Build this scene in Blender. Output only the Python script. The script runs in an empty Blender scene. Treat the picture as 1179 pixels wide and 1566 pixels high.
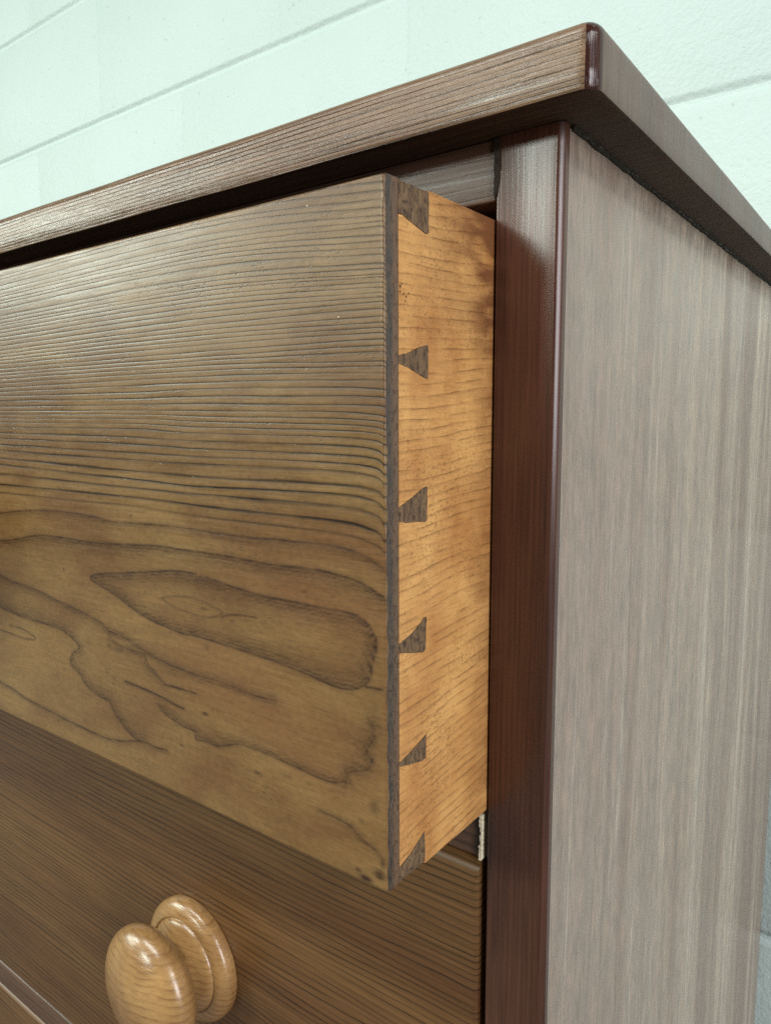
import bpy, bmesh, math, random
import numpy as np
from mathutils import Vector, Matrix
from mathutils.geometry import tessellate_polygon

# ------------------------------------------------------------------ camera, world, lamps, exposure
S = bpy.context.scene
COL = S.collection
cam_d = bpy.data.cameras.new('camera')
cam_d.sensor_fit = 'VERTICAL'; cam_d.sensor_height = 36.0
cam_d.lens = 36.0 * 1119.8 / 1566.0
cam_d.clip_start = 0.01; cam_d.clip_end = 60.0
cam = bpy.data.objects.new('camera', cam_d); COL.objects.link(cam)
cam.location = (0.0949, -0.2164, -0.0631)
cam.rotation_euler = (1.445, 0.0043, 0.6415)
S.camera = cam

W = bpy.data.worlds.new('World'); S.world = W; W.use_nodes = True
bg = W.node_tree.nodes['Background']
bg.inputs['Color'].default_value = (0.85, 0.93, 0.90, 1); bg.inputs['Strength'].default_value = 0.09

def area(name, loc, target, sx, sy, power, color):
    d = bpy.data.lights.new(name, 'AREA'); d.shape = 'RECTANGLE'; d.size = sx; d.size_y = sy
    d.energy = power; d.color = color
    o = bpy.data.objects.new(name, d); COL.objects.link(o); o.location = loc
    o.rotation_euler = (Vector(target) - Vector(loc)).to_track_quat('-Z', 'Y').to_euler()
    return o
area('ceiling_lamp', (-3.0, -1.9, 1.45), (-3.0, -1.9, -1), 1.3, 0.4, 62, (0.95, 1.0, 0.93))
area('ceiling_lamp', (-0.72, -1.15, 1.45), (-0.72, -1.15, -1), 1.3, 0.4, 36, (0.95, 1.0, 0.93))
area('ceiling_lamp', (-5.4, -3.1, 1.50), (0, 0, 0), 2.6, 1.2, 130, (0.88, 1.0, 0.88))
area('ceiling_lamp', (-2.1, -4.9, 1.50), (0, 0, 0), 1.3, 0.6, 105, (0.92, 1.0, 0.90))
area('ceiling_lamp', (1.9, -1.15, 1.45), (1.9, -1.15, -1), 0.4, 1.3, 44, (0.97, 1.0, 0.96))
area('window_light', (2.3, -1.25, 0.35), (0, 0.1, -0.1), 0.8, 1.05, 50, (0.98, 0.96, 1.0))

vs = S.view_settings
vs.view_transform = 'Standard'; vs.look = 'None'; vs.exposure = -0.18; vs.gamma = 1.0
S.render.engine = 'CYCLES'
S.cycles.use_denoising = False
S.cycles.max_bounces = 8
S.cycles.sample_clamp_direct = 12.0; S.cycles.sample_clamp_indirect = 3.0

# ------------------------------------------------------------------ node helper
class NT:
    def __init__(s, name):
        s.m = bpy.data.materials.new(name); s.m.use_nodes = True
        s.t = s.m.node_tree; s.n = s.t.nodes; s.l = s.t.links
        s.b = s.n['Principled BSDF']
    def new(s, typ, **kw):
        nd = s.n.new(typ)
        for k, v in kw.items(): setattr(nd, k, v)
        return nd
    def put(s, sock, v):
        if hasattr(v, 'links') or isinstance(v, bpy.types.NodeSocket): s.l.new(v, sock)
        else: sock.default_value = v
    def math(s, op, a, b=0.0, c=None, clamp=False):
        nd = s.new('ShaderNodeMath', operation=op); nd.use_clamp = clamp
        s.put(nd.inputs[0], a); s.put(nd.inputs[1], b)
        if c is not None: s.put(nd.inputs[2], c)
        return nd.outputs[0]
    def coord(s):
        return s.new('ShaderNodeTexCoord').outputs['Object']
    def scale(s, v, sc, loc=(0, 0, 0), rot=(0, 0, 0)):
        nd = s.new('ShaderNodeMapping'); s.l.new(v, nd.inputs['Vector'])
        nd.inputs['Scale'].default_value = sc; nd.inputs['Location'].default_value = loc; nd.inputs['Rotation'].default_value = rot
        return nd.outputs[0]
    def noise(s, v, scale=1.0, detail=3.0, rough=0.55, dist=0.0):
        nd = s.new('ShaderNodeTexNoise'); s.l.new(v, nd.inputs['Vector'])
        nd.inputs['Scale'].default_value = scale; nd.inputs['Detail'].default_value = detail
        nd.inputs['Roughness'].default_value = rough; nd.inputs['Distortion'].default_value = dist
        return nd.outputs['Fac']
    def ramp(s, f, stops, interp='LINEAR'):
        nd = s.new('ShaderNodeValToRGB'); s.l.new(f, nd.inputs[0]); cr = nd.color_ramp; cr.interpolation = interp
        while len(cr.elements) < len(stops): cr.elements.new(0.5)
        for e, (p, c) in zip(cr.elements, stops):
            e.position = p
            e.color = (c, c, c, 1) if not isinstance(c, (tuple, list)) else (c[0], c[1], c[2], 1)
        return nd.outputs[0]
    def rng(s, f, a, b, c, d):
        nd = s.new('ShaderNodeMapRange'); s.l.new(f, nd.inputs[0])
        for i, v in enumerate((a, b, c, d)): nd.inputs[i + 1].default_value = v
        return nd.outputs[0]
    def mix(s, f, a, b, mode='MIX'):
        nd = s.new('ShaderNodeMix', data_type='RGBA', blend_type=mode)
        s.put(nd.inputs[0], f)
        for k, v in ((6, a), (7, b)):
            if isinstance(v, tuple): v = (v[0], v[1], v[2], 1)
            s.put(nd.inputs[k], v)
        return nd.outputs[2]
    def attr(s, name):
        return s.new('ShaderNodeAttribute', attribute_name=name).outputs['Fac']
    def sep(s, v):
        nd = s.new('ShaderNodeSeparateXYZ'); s.l.new(v, nd.inputs[0]); return nd.outputs
    def bump(s, h, dist, strength=1.0, normal=None):
        nd = s.new('ShaderNodeBump'); s.l.new(h, nd.inputs['Height']); nd.inputs['Distance'].default_value = dist
        nd.inputs['Strength'].default_value = strength
        if normal is not None: s.l.new(normal, nd.inputs['Normal'])
        return nd.outputs[0]
    def out(s, color=None, rough=None, normal=None, **kw):
        if color is not None: s.put(s.b.inputs['Base Color'], color if not isinstance(color, tuple) else (*color, 1))
        if rough is not None: s.put(s.b.inputs['Roughness'], rough)
        if normal is not None: s.l.new(normal, s.b.inputs['Normal'])
        for k, v in kw.items(): s.put(s.b.inputs[k], v)
        return s.m

def stretch(axis, along, across):
    return tuple(along if i == axis else across for i in range(3))

# wood with the grain running along one axis and its rings stacked along another
def wood(name, axis, ring_axis, light, dark, warm, per_m, line=0.7, rough=0.33, seed=0.0, warp=1.6, spec=0.5,
         fib=0.22, bumpd=0.00025, speck=0.0, sharp=0.25, tilt=0.0, rvar=0.12, tone_sc=14.0, coat=0.0):
    t = NT(name); co = t.coord(); loc = (seed, seed * 1.7, seed * 0.6)
    xyz = t.sep(co)
    low = t.noise(t.scale(co, stretch(axis, 3.0, 22.0), loc), 1.0, 3.0, 0.5)
    mid = t.noise(t.scale(co, stretch(axis, 14.0, 90.0), loc), 1.0, 3.0, 0.55)
    v = t.math('MULTIPLY', xyz[ring_axis], per_m)
    if tilt: v = t.math('ADD', v, t.math('MULTIPLY', xyz[axis], per_m * tilt))
    v = t.math('ADD', v, t.math('MULTIPLY', low, warp * 4.0))
    v = t.math('ADD', v, t.math('MULTIPLY', mid, warp * 0.7))
    f = t.math('FRACT', v)
    ln = t.ramp(f, [(0.0, 0.15), (0.45, 0.06), (1.0 - sharp, 0.25), (0.96, 1.0), (1.0, 0.2)])
    mask = t.rng(t.noise(t.scale(co, stretch(axis, 9.0, 160.0), (seed + 3, 0, 0)), 1.0, 2.0), 0.32, 0.62, 0.25, 1.0)
    ln = t.math('MULTIPLY', ln, mask)
    fibre = t.noise(t.scale(co, stretch(axis, 45.0, 2600.0), loc), 1.0, 3.0, 0.6)
    fibre2 = t.noise(t.scale(co, stretch(axis, 18.0, 620.0), loc), 1.0, 4.0, 0.6)
    tone = t.noise(t.scale(co, stretch(axis, tone_sc * 0.35, tone_sc * 1.6), (seed + 9, 0, 0)), 1.0, 4.0, 0.55)
    col = t.mix(t.rng(tone, 0.33, 0.68, 0.0, 1.0), light, warm)
    col = t.mix(t.math('MULTIPLY', ln, line, clamp=True), col, dark)
    k = t.math('ADD', t.rng(fibre, 0.3, 0.7, 1.0 - fib, 1.0 + fib), t.rng(fibre2, 0.3, 0.7, -fib, fib))
    g = t.new('ShaderNodeCombineColor'); [t.l.new(k, g.inputs[i]) for i in range(3)]
    col = t.mix(1.0, col, g.outputs[0], 'MULTIPLY')
    if speck > 0:
        sn = t.noise(t.scale(co, stretch(axis, 500.0, 900.0), loc), 1.0, 2.0, 0.6)
        cl = t.noise(t.scale(co, stretch(axis, 25.0, 60.0), (seed + 5, 1, 0)), 1.0, 3.0)
        sm = t.math('MULTIPLY', t.ramp(sn, [(0.56, 0.0), (0.72, 1.0)]), t.rng(cl, 0.4, 0.65, 0.1, 1.0))
        col = t.mix(t.math('MULTIPLY', sm, speck), col, dark)
    h = t.math('ADD', t.math('MULTIPLY', ln, -0.7), t.math('MULTIPLY', fibre, 0.35))
    h = t.math('ADD', h, t.math('MULTIPLY', fibre2, 0.5))
    ro = t.rng(fibre2, 0.3, 0.7, rough - rvar * 0.5, rough + rvar)
    kw = {'Specular IOR Level': spec}
    if coat: kw['Coat Weight'] = coat; kw['Coat Roughness'] = 0.12
    return t.out(col, ro, t.bump(h, bumpd), **kw)

# ------------------------------------------------------------------ materials
def make_front_material():
    t = NT('figured_pine'); co = t.coord()
    ring = t.attr('ring'); fig = t.attr('figure'); tone_a = t.attr('tone')
    n1 = t.noise(t.scale(co, (30, 30, 420)), 1.0, 3.0)
    f = t.math('FRACT', t.math('ADD', ring, t.math('MULTIPLY', t.math('SUBTRACT', n1, 0.5), 0.35)))
    ln = t.ramp(f, [(0.0, 1.0), (0.09, 0.55), (0.22, 0.14), (0.55, 0.0), (0.82, 0.20), (0.91, 0.9), (1.0, 1.0)])
    mask = t.rng(t.noise(t.scale(co, (18, 18, 240), (4, 0, 0)), 1.0, 3.0), 0.3, 0.6, 0.35, 1.0)
    ln = t.math('MULTIPLY', ln, mask)
    ln = t.math('MULTIPLY', ln, t.attr('ring_weight'))
    rag = t.noise(t.scale(co, (160, 160, 900)), 1.0, 3.0, 0.65)
    fg = t.math('MULTIPLY', fig, t.rng(rag, 0.3, 0.65, 0.55, 1.15), clamp=True)
    fibre = t.noise(t.scale(co, (70, 70, 2600)), 1.0, 3.0, 0.6)
    fibre2 = t.noise(t.scale(co, (40, 40, 620)), 1.0, 4.0, 0.6)
    blot = t.noise(t.scale(co, (20, 20, 42), (2, 0, 1)), 1.0, 5.0, 0.5, 0.6)
    mott = t.noise(t.scale(co, (380, 380, 620), (1, 0, 1)), 1.0, 3.0, 0.65)
    col = t.mix(t.rng(blot, 0.35, 0.66, 0.0, 1.0), (0.218, 0.126, 0.045), (0.148, 0.073, 0.025))
    col = t.mix(t.math('MULTIPLY', tone_a, 0.75), col, (0.175, 0.077, 0.029))
    col = t.mix(t.math('MULTIPLY', ln, 0.95, clamp=True), col, (0.016, 0.008, 0.004))
    col = t.mix(t.math('MULTIPLY', fg, 1.15, clamp=True), col, (0.034, 0.015, 0.008))
    k = t.math('ADD', t.rng(fibre, 0.3, 0.7, 0.86, 1.14), t.math('ADD', t.rng(fibre2, 0.3, 0.7, -0.09, 0.09), t.rng(mott, 0.3, 0.7, -0.13, 0.13)))
    g = t.new('ShaderNodeCombineColor'); [t.l.new(k, g.inputs[i]) for i in range(3)]
    col = t.mix(1.0, col, g.outputs[0], 'MULTIPLY')
    sn = t.noise(t.scale(co, (420, 420, 1100)), 1.0, 2.0, 0.6)
    cl = t.noise(t.scale(co, (40, 40, 70), (5, 1, 0)), 1.0, 3.0)
    sm = t.math('MULTIPLY', t.ramp(sn, [(0.60, 0.0), (0.74, 1.0)]), t.rng(cl, 0.45, 0.65, 0.0, 1.0))
    col = t.mix(t.math('MULTIPLY', sm, 0.6), col, (0.05, 0.03, 0.012))
    h = t.math('ADD', t.math('MULTIPLY', ln, -0.9), t.math('MULTIPLY', fg, -0.9))
    h = t.math('ADD', h, t.math('MULTIPLY', fibre, 0.25))
    h = t.math('ADD', h, t.math('MULTIPLY', fibre2, 0.45))
    h = t.math('ADD', h, t.math('MULTIPLY', sm, -0.6))
    ro = t.rng(fibre2, 0.3, 0.7, 0.27, 0.42)
    return t.out(col, ro, t.bump(h, 0.00006), **{'Specular IOR Level': 0.5})

def make_end_grain(name, a, b, speck, rough=0.55, edge=None, bd=0.0003):
    t = NT(name); co = t.coord(); xyz = t.sep(co)
    n = t.noise(t.scale(co, (300, 300, 110)), 1.0, 4.0, 0.65)
    col = t.mix(t.rng(n, 0.36, 0.64, 0, 1), a, b)
    if edge:        # browner, rubbed wood towards the back of the lap
        e = t.math('ADD', t.rng(xyz[1], -0.0572, -0.0528, -0.35, 1.1), t.math('MULTIPLY', t.math('SUBTRACT', t.noise(t.scale(co, (250, 250, 70), (4, 4, 4)), 1.0, 4.0, 0.6), 0.5), 2.4), clamp=True)
        col = t.mix(e, col, edge)
    s1 = t.noise(t.scale(co, (900, 900, 420)), 1.0, 3.0, 0.65)
    sp = t.ramp(s1, [(0.52, 0.0), (0.66, 1.0)])
    col = t.mix(t.math('MULTIPLY', sp, speck), col, (0.012, 0.008, 0.006))
    s2 = t.noise(t.scale(co, (1100, 1100, 600), (3, 3, 3)), 1.0, 3.0, 0.65)
    col = t.mix(t.math('MULTIPLY', t.ramp(s2, [(0.56, 0.0), (0.72, 1.0)]), speck * 0.45), col, (0.20, 0.115, 0.055))
    return t.out(col, rough, t.bump(t.math('ADD', n, t.math('MULTIPLY', sp, -0.8)), bd))

def make_side_pine():
    # raw orange pine of the drawer side: soft growth lines along y, specks, a stain in the upper back corner, darker towards the back edge
    t = NT('raw_pine'); co = t.coord(); xyz = t.sep(co)
    low = t.noise(t.scale(co, (18, 16, 26), (1.3, 0.2, 0.7)), 1.0, 2.0, 0.5)
    mid = t.noise(t.scale(co, (40, 40, 190), (2.3, 0.2, 0.7)), 1.0, 3.0, 0.5)
    v = t.math('ADD', t.math('MULTIPLY', xyz[2], 330.0), t.math('MULTIPLY', xyz[1], -26.0))
    v = t.math('ADD', v, t.math('MULTIPLY', low, 2.2)); v = t.math('ADD', v, t.math('MULTIPLY', mid, 0.6))
    f = t.math('FRACT', v)
    ln = t.ramp(f, [(0.0, 0.2), (0.1, 0.03), (0.6, 0.08), (0.86, 0.45), (0.95, 1.0), (1.0, 0.3)])
    brk = t.noise(t.scale(co, (60, 75, 420)), 1.0, 3.0, 0.6)
    ln = t.math('MULTIPLY', ln, t.rng(brk, 0.34, 0.62, 0.05, 1.0))
    cloud = t.noise(t.scale(co, (30, 38, 30), (7, 1, 2)), 1.0, 4.0, 0.6)
    fib = t.noise(t.scale(co, (160, 130, 2200)), 1.0, 3.0, 0.6)
    stain = t.math('MULTIPLY', t.rng(xyz[1], -0.046, 0.002, 0.0, 1.0), t.rng(xyz[2], 0.145, 0.196, 0.0, 1.0))
    stain = t.math('ADD', stain, t.rng(xyz[1], -0.016, 0.003, 0.0, 0.45))  # further darkening along the back edge
    stain = t.math('MULTIPLY', stain, t.rng(t.noise(t.scale(co, (40, 40, 130), (3, 3, 1)), 1.0, 4.0), 0.35, 0.6, 0.2, 1.7))
    col = t.mix(t.rng(cloud, 0.34, 0.68, 0.0, 1.0), (0.73, 0.395, 0.135), (0.46, 0.195, 0.055))
    col = t.mix(t.math('MULTIPLY', stain, 0.85, clamp=True), col, (0.215, 0.085, 0.030))
    col = t.mix(t.math('MULTIPLY', ln, 0.72), col, (0.17, 0.062, 0.018))
    k = t.rng(fib, 0.3, 0.7, 0.88, 1.12)
    g = t.new('ShaderNodeCombineColor'); [t.l.new(k, g.inputs[i]) for i in range(3)]
    col = t.mix(1.0, col, g.outputs[0], 'MULTIPLY')
    sn = t.noise(t.scale(co, (900, 620, 1000)), 1.0, 2.0, 0.65)
    cl = t.noise(t.scale(co, (50, 50, 45), (5, 1, 0)), 1.0, 3.0)
    sm = t.math('MULTIPLY', t.ramp(sn, [(0.54, 0.0), (0.70, 1.0)]), t.rng(cl, 0.36, 0.62, 0.1, 1.0))
    col = t.mix(t.math('MULTIPLY', sm, 0.5), col, (0.14, 0.052, 0.017))
    h = t.math('ADD', t.math('MULTIPLY', ln, -0.5), t.math('MULTIPLY', fib, 0.5))
    h = t.math('ADD', h, t.math('MULTIPLY', sm, -0.5))
    return t.out(col, 0.55, t.bump(h, 0.00022), **{'Specular IOR Level': 0.35})

def make_paint(name='block_paint'):
    t = NT(name); co = t.coord()
    geo = t.new('ShaderNodeNewGeometry').outputs['Position']
    lump = t.noise(t.scale(geo, (55, 55, 55)), 1.0, 4.0, 0.55)
    grit = t.noise(t.scale(geo, (240, 240, 240)), 1.0, 3.0, 0.6)
    pn = t.noise(t.scale(geo, (150, 150, 150), (3, 1, 2)), 1.0, 2.0, 0.5)
    pm = t.ramp(pn, [(0.73, 0.0), (0.80, 1.0)])
    dirt = t.noise(t.scale(geo, (6, 6, 6)), 1.0, 4.0)
    col = t.mix(t.rng(dirt, 0.35, 0.7, 0, 1), (0.610, 0.720, 0.698), (0.578, 0.695, 0.668))
    col = t.mix(t.math('MULTIPLY', pm, 0.05), col, (0.45, 0.56, 0.52))
    h = t.math('ADD', t.math('MULTIPLY', lump, 0.8), t.math('MULTIPLY', grit, 0.8)); h = t.math('ADD', h, t.math('MULTIPLY', pm, -0.5))
    return t.out(col, 0.5, t.bump(h, 0.0011), **{'Specular IOR Level': 0.35})

def plain(name, c, rough=0.5, n=0.25, sc=300, spec=0.5):
    t = NT(name); co = t.coord()
    nz = t.noise(t.scale(co, (sc, sc, sc)), 1.0, 4.0, 0.6)
    col = t.mix(t.rng(nz, 0.3, 0.7, 0, 1), tuple(v * (1 - n) for v in c), tuple(min(1, v * (1 + n)) for v in c))
    return t.out(col, rough, t.bump(nz, 0.0004), **{'Specular IOR Level': spec})

def make_maple():
    t = NT('turned_maple'); co = t.coord(); xyz = t.sep(co)
    low = t.noise(t.scale(co, (30, 18, 30)), 1.0, 3.0, 0.55)
    band = t.math('FRACT', t.math('ADD', t.math('MULTIPLY', xyz[2], 300.0), t.math('MULTIPLY', low, 3.2)))
    bm_ = t.ramp(band, [(0.0, 0.2), (0.35, 0.0), (0.75, 0.35), (0.93, 0.9), (1.0, 0.4)])
    bm_ = t.math('MULTIPLY', bm_, t.rng(t.noise(t.scale(co, (90, 60, 90), (1, 2, 3)), 1.0, 3.0), 0.35, 0.65, 0.1, 1.0))
    fib = t.noise(t.scale(co, (160, 500, 1300)), 1.0, 3.0, 0.6)
    col = t.mix(t.rng(low, 0.35, 0.65, 0, 1), (0.40, 0.228, 0.086), (0.26, 0.132, 0.050))
    col = t.mix(t.math('MULTIPLY', bm_, 0.85), col, (0.15, 0.066, 0.024))
    k = t.rng(fib, 0.3, 0.7, 0.86, 1.14)
    g = t.new('ShaderNodeCombineColor'); [t.l.new(k, g.inputs[i]) for i in range(3)]
    col = t.mix(1.0, col, g.outputs[0], 'MULTIPLY')
    return t.out(col, t.rng(fib, 0.3, 0.7, 0.24, 0.34), t.bump(fib, 0.00012), **{'Coat Weight': 0.35, 'Coat Roughness': 0.16})

M = {}
M['front'] = make_front_material()
M['end'] = make_end_grain('front_end_grain', (0.042, 0.033, 0.028), (0.085, 0.054, 0.036), 0.55, 0.45, (0.145, 0.076, 0.040), 0.00015)
M['pin'] = make_end_grain('pin_end_grain', (0.195, 0.112, 0.054), (0.105, 0.056, 0.027), 0.8, 0.6)
M['side'] = make_side_pine()
M['paint'] = make_paint()
M['maple'] = make_maple()
M['lower'] = wood('stained_pine_front', 0, 2, (0.158, 0.080, 0.027), (0.018, 0.008, 0.003), (0.108, 0.045, 0.016), 330, line=1.25, rough=0.36, seed=2.1, warp=1.5, fib=0.17, sharp=0.22, bumpd=0.00003)
M['board'] = wood('top_board_pine', 0, 2, (0.220, 0.138, 0.078), (0.028, 0.014, 0.008), (0.165, 0.085, 0.046), 620, line=0.95, rough=0.30, seed=5.2, warp=0.8, fib=0.32, bumpd=0.0004, coat=0.12)
M['board_end'] = wood('top_board_end', 2, 1, (0.165, 0.112, 0.082), (0.070, 0.042, 0.030), (0.120, 0.074, 0.054), 90, line=0.4, rough=0.38, seed=1.2, warp=1.0, fib=0.2, bumpd=0.00012)
M['board_corner'] = wood('top_board_worn_corner', 2, 1, (0.060, 0.016, 0.009), (0.020, 0.007, 0.005), (0.042, 0.012, 0.008), 300, line=0.3, rough=0.16, seed=1.9, warp=1.0, fib=0.2, bumpd=0.00025)
M['board_under'] = wood('top_board_underside', 0, 1, (0.075, 0.044, 0.026), (0.026, 0.015, 0.010), (0.055, 0.030, 0.018), 200, line=0.6, rough=0.6, seed=6.9, warp=1.0, fib=0.3, bumpd=0.0001, spec=0.2)  # darker copy of the board wood, shade under the top put into the colour
M['post'] = wood('mahogany_post', 2, 0, (0.104, 0.039, 0.023), (0.024, 0.010, 0.007), (0.060, 0.023, 0.014), 500, line=0.6, rough=0.27, seed=3.3, warp=0.7, fib=0.24, bumpd=0.00002, rvar=0.04)

def make_panel():
    # side panel: soft wandering bands down the board, mottled finish, a few crisp pale lines
    t = NT('side_panel_wood'); co = t.coord()
    wander = t.noise(t.scale(co, (6, 6, 3.2), (8, 2, 1)), 1.0, 2.0, 0.5)
    off = t.new('ShaderNodeCombineXYZ'); t.l.new(t.math('MULTIPLY', t.math('SUBTRACT', wander, 0.5), 0.035), off.inputs[1])
    add = t.new('ShaderNodeVectorMath', operation='ADD'); t.l.new(co, add.inputs[0]); t.l.new(off.outputs[0], add.inputs[1]); cw = add.outputs[0]
    broad = t.noise(t.scale(cw, (30, 24, 1.6), (3, 1, 0)), 1.0, 4.0, 0.55)
    band = t.noise(t.scale(cw, (120, 80, 3.0), (1, 5, 0)), 1.0, 4.0, 0.6)
    fine = t.noise(t.scale(cw, (900, 210, 2.6), (1, 2, 0)), 1.0, 4.0, 0.6)
    mott = t.noise(t.scale(co, (150, 150, 60), (1, 7, 0)), 1.0, 5.0, 0.65)
    pore = t.noise(t.scale(co, (1600, 1100, 110.0), (1, 2, 0)), 1.0, 3.0, 0.65)
    col = t.mix(t.rng(broad, 0.41, 0.59, 0, 1), (0.270, 0.180, 0.128), (0.520, 0.420, 0.312))
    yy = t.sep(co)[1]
    fr = t.math('ADD', t.rng(yy, -0.22, 0.06, 0.85, -0.15), t.math('MULTIPLY', t.math('SUBTRACT', broad, 0.5), 2.2), clamp=True)  # darker, mauver front part: reflection shading painted into the colour
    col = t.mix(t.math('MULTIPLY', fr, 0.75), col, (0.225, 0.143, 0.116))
    col = t.mix(t.ramp(band, [(0.38, 0.0), (0.46, 0.5), (0.52, 0.1), (0.60, 0.75), (0.66, 0.2)]), col, (0.290, 0.228, 0.185))
    col = t.mix(t.math('MULTIPLY', t.ramp(fine, [(0.55, 0.0), (0.70, 1.0)]), t.rng(broad, 0.46, 0.60, 0.0, 0.65)), col, (0.56, 0.50, 0.42))
    col = t.mix(t.math('MULTIPLY', t.ramp(fine, [(0.30, 1.0), (0.42, 0.0)]), 0.35), col, (0.14, 0.095, 0.074))
    k = t.math('ADD', t.rng(pore, 0.3, 0.7, 0.80, 1.20), t.rng(mott, 0.3, 0.7, -0.20, 0.20))
    g = t.new('ShaderNodeCombineColor'); [t.l.new(k, g.inputs[i]) for i in range(3)]
    col = t.mix(1.0, col, g.outputs[0], 'MULTIPLY')
    dent = t.noise(t.scale(co, (70, 60, 22), (4, 4, 4)), 1.0, 2.0, 0.5)
    col = t.mix(t.ramp(dent, [(0.74, 0.0), (0.80, 0.6)]), col, (0.10, 0.07, 0.055))
    h = t.math('ADD', t.math('MULTIPLY', fine, 0.5), t.math('MULTIPLY', pore, 0.35))
    h = t.math('ADD', h, t.math('ADD', t.math('MULTIPLY', band, 0.9), t.math('MULTIPLY', mott, 0.8)))
    return t.out(col, t.rng(mott, 0.35, 0.65, 0.24, 0.40), t.bump(h, 0.00016), **{'Specular IOR Level': 0.75})
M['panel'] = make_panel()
M['rail'] = wood('rail_wood', 0, 2, (0.120, 0.068, 0.042), (0.035, 0.020, 0.014), (0.095, 0.048, 0.030), 260, line=0.7, rough=0.33, seed=4.4, warp=0.8, fib=0.22, bumpd=0.0001)
M['wax'] = plain('dark_wax', (0.030, 0.021, 0.014), 0.7, 0.5, 700, 0.15)
M['glue'] = plain('dried_glue', (0.10, 0.09, 0.07), 0.4, 0.6, 900)
M['chip'] = plain('raw_chip', (0.84, 0.74, 0.54), 0.5, 0.1, 900)
M['inner'] = plain('inner_wood', (0.10, 0.062, 0.036), 0.6, 0.3, 60)
M['floor'] = plain('floor_concrete', (0.07, 0.062, 0.055), 0.55, 0.25, 9)

# ------------------------------------------------------------------ object helpers
def thing(name, loc, label, cat, group=None):
    o = bpy.data.objects.new(name, None); COL.objects.link(o); o.location = loc
    o['label'] = label; o['category'] = cat
    if group: o['group'] = group
    o.empty_display_size = 0.02
    return o
def root_of(o):
    while o.parent: o = o.parent
    return o
def link(name, me, mat, parent):
    o = bpy.data.objects.new(name, me); COL.objects.link(o)
    if mat: 
        for m_ in (mat if isinstance(mat, list) else [mat]): me.materials.append(m_)
    if parent: o.parent = parent
    return o
def shift(me, parent):
    # meshes are written in scene coordinates; move them into the frame of their thing
    if parent:
        r = root_of(parent); me.transform(Matrix.Translation(-Vector(r.location)))
def from_bm(name, bm, mat, parent, smooth=True):
    me = bpy.data.meshes.new(name); bmesh.ops.recalc_face_normals(bm, faces=bm.faces[:]); bm.to_mesh(me); bm.free()
    if smooth:
        for p in me.polygons: p.use_smooth = True
        me.set_sharp_from_angle(angle=math.radians(35))
    shift(me, parent)
    return link(name, me, mat, parent)
def bm_box(x0, x1, y0, y1, z0, z1, bev=0.0, seg=2):
    bm = bmesh.new(); bmesh.ops.create_cube(bm, size=1.0)
    for v in bm.verts:
        v.co = Vector((x0 if v.co.x < 0 else x1, y0 if v.co.y < 0 else y1, z0 if v.co.z < 0 else z1))
    if bev > 0: bmesh.ops.bevel(bm, geom=bm.edges[:], offset=bev, segments=seg, profile=0.5, affect='EDGES')
    return bm
def box(name, x, y, z, mat, parent, bev=0.0006, seg=2):
    return from_bm(name, bm_box(x[0], x[1], y[0], y[1], z[0], z[1], bev, seg), mat, parent)
def prism(pts, z0, z1):
    bm = bmesh.new()
    a = [bm.verts.new((p[0], p[1], z0)) for p in pts]; b = [bm.verts.new((p[0], p[1], z1)) for p in pts]
    n = len(pts)
    bm.faces.new(a[::-1]); bm.faces.new(b)
    for i in range(n): bm.faces.new((a[i], a[(i + 1) % n], b[(i + 1) % n], b[i]))
    return bm
def arc(cx, cy, r, a0, a1, n):
    return [(cx + r * math.cos(math.radians(a0 + (a1 - a0) * i / n)), cy + r * math.sin(math.radians(a0 + (a1 - a0) * i / n))) for i in range(n + 1)]

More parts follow.
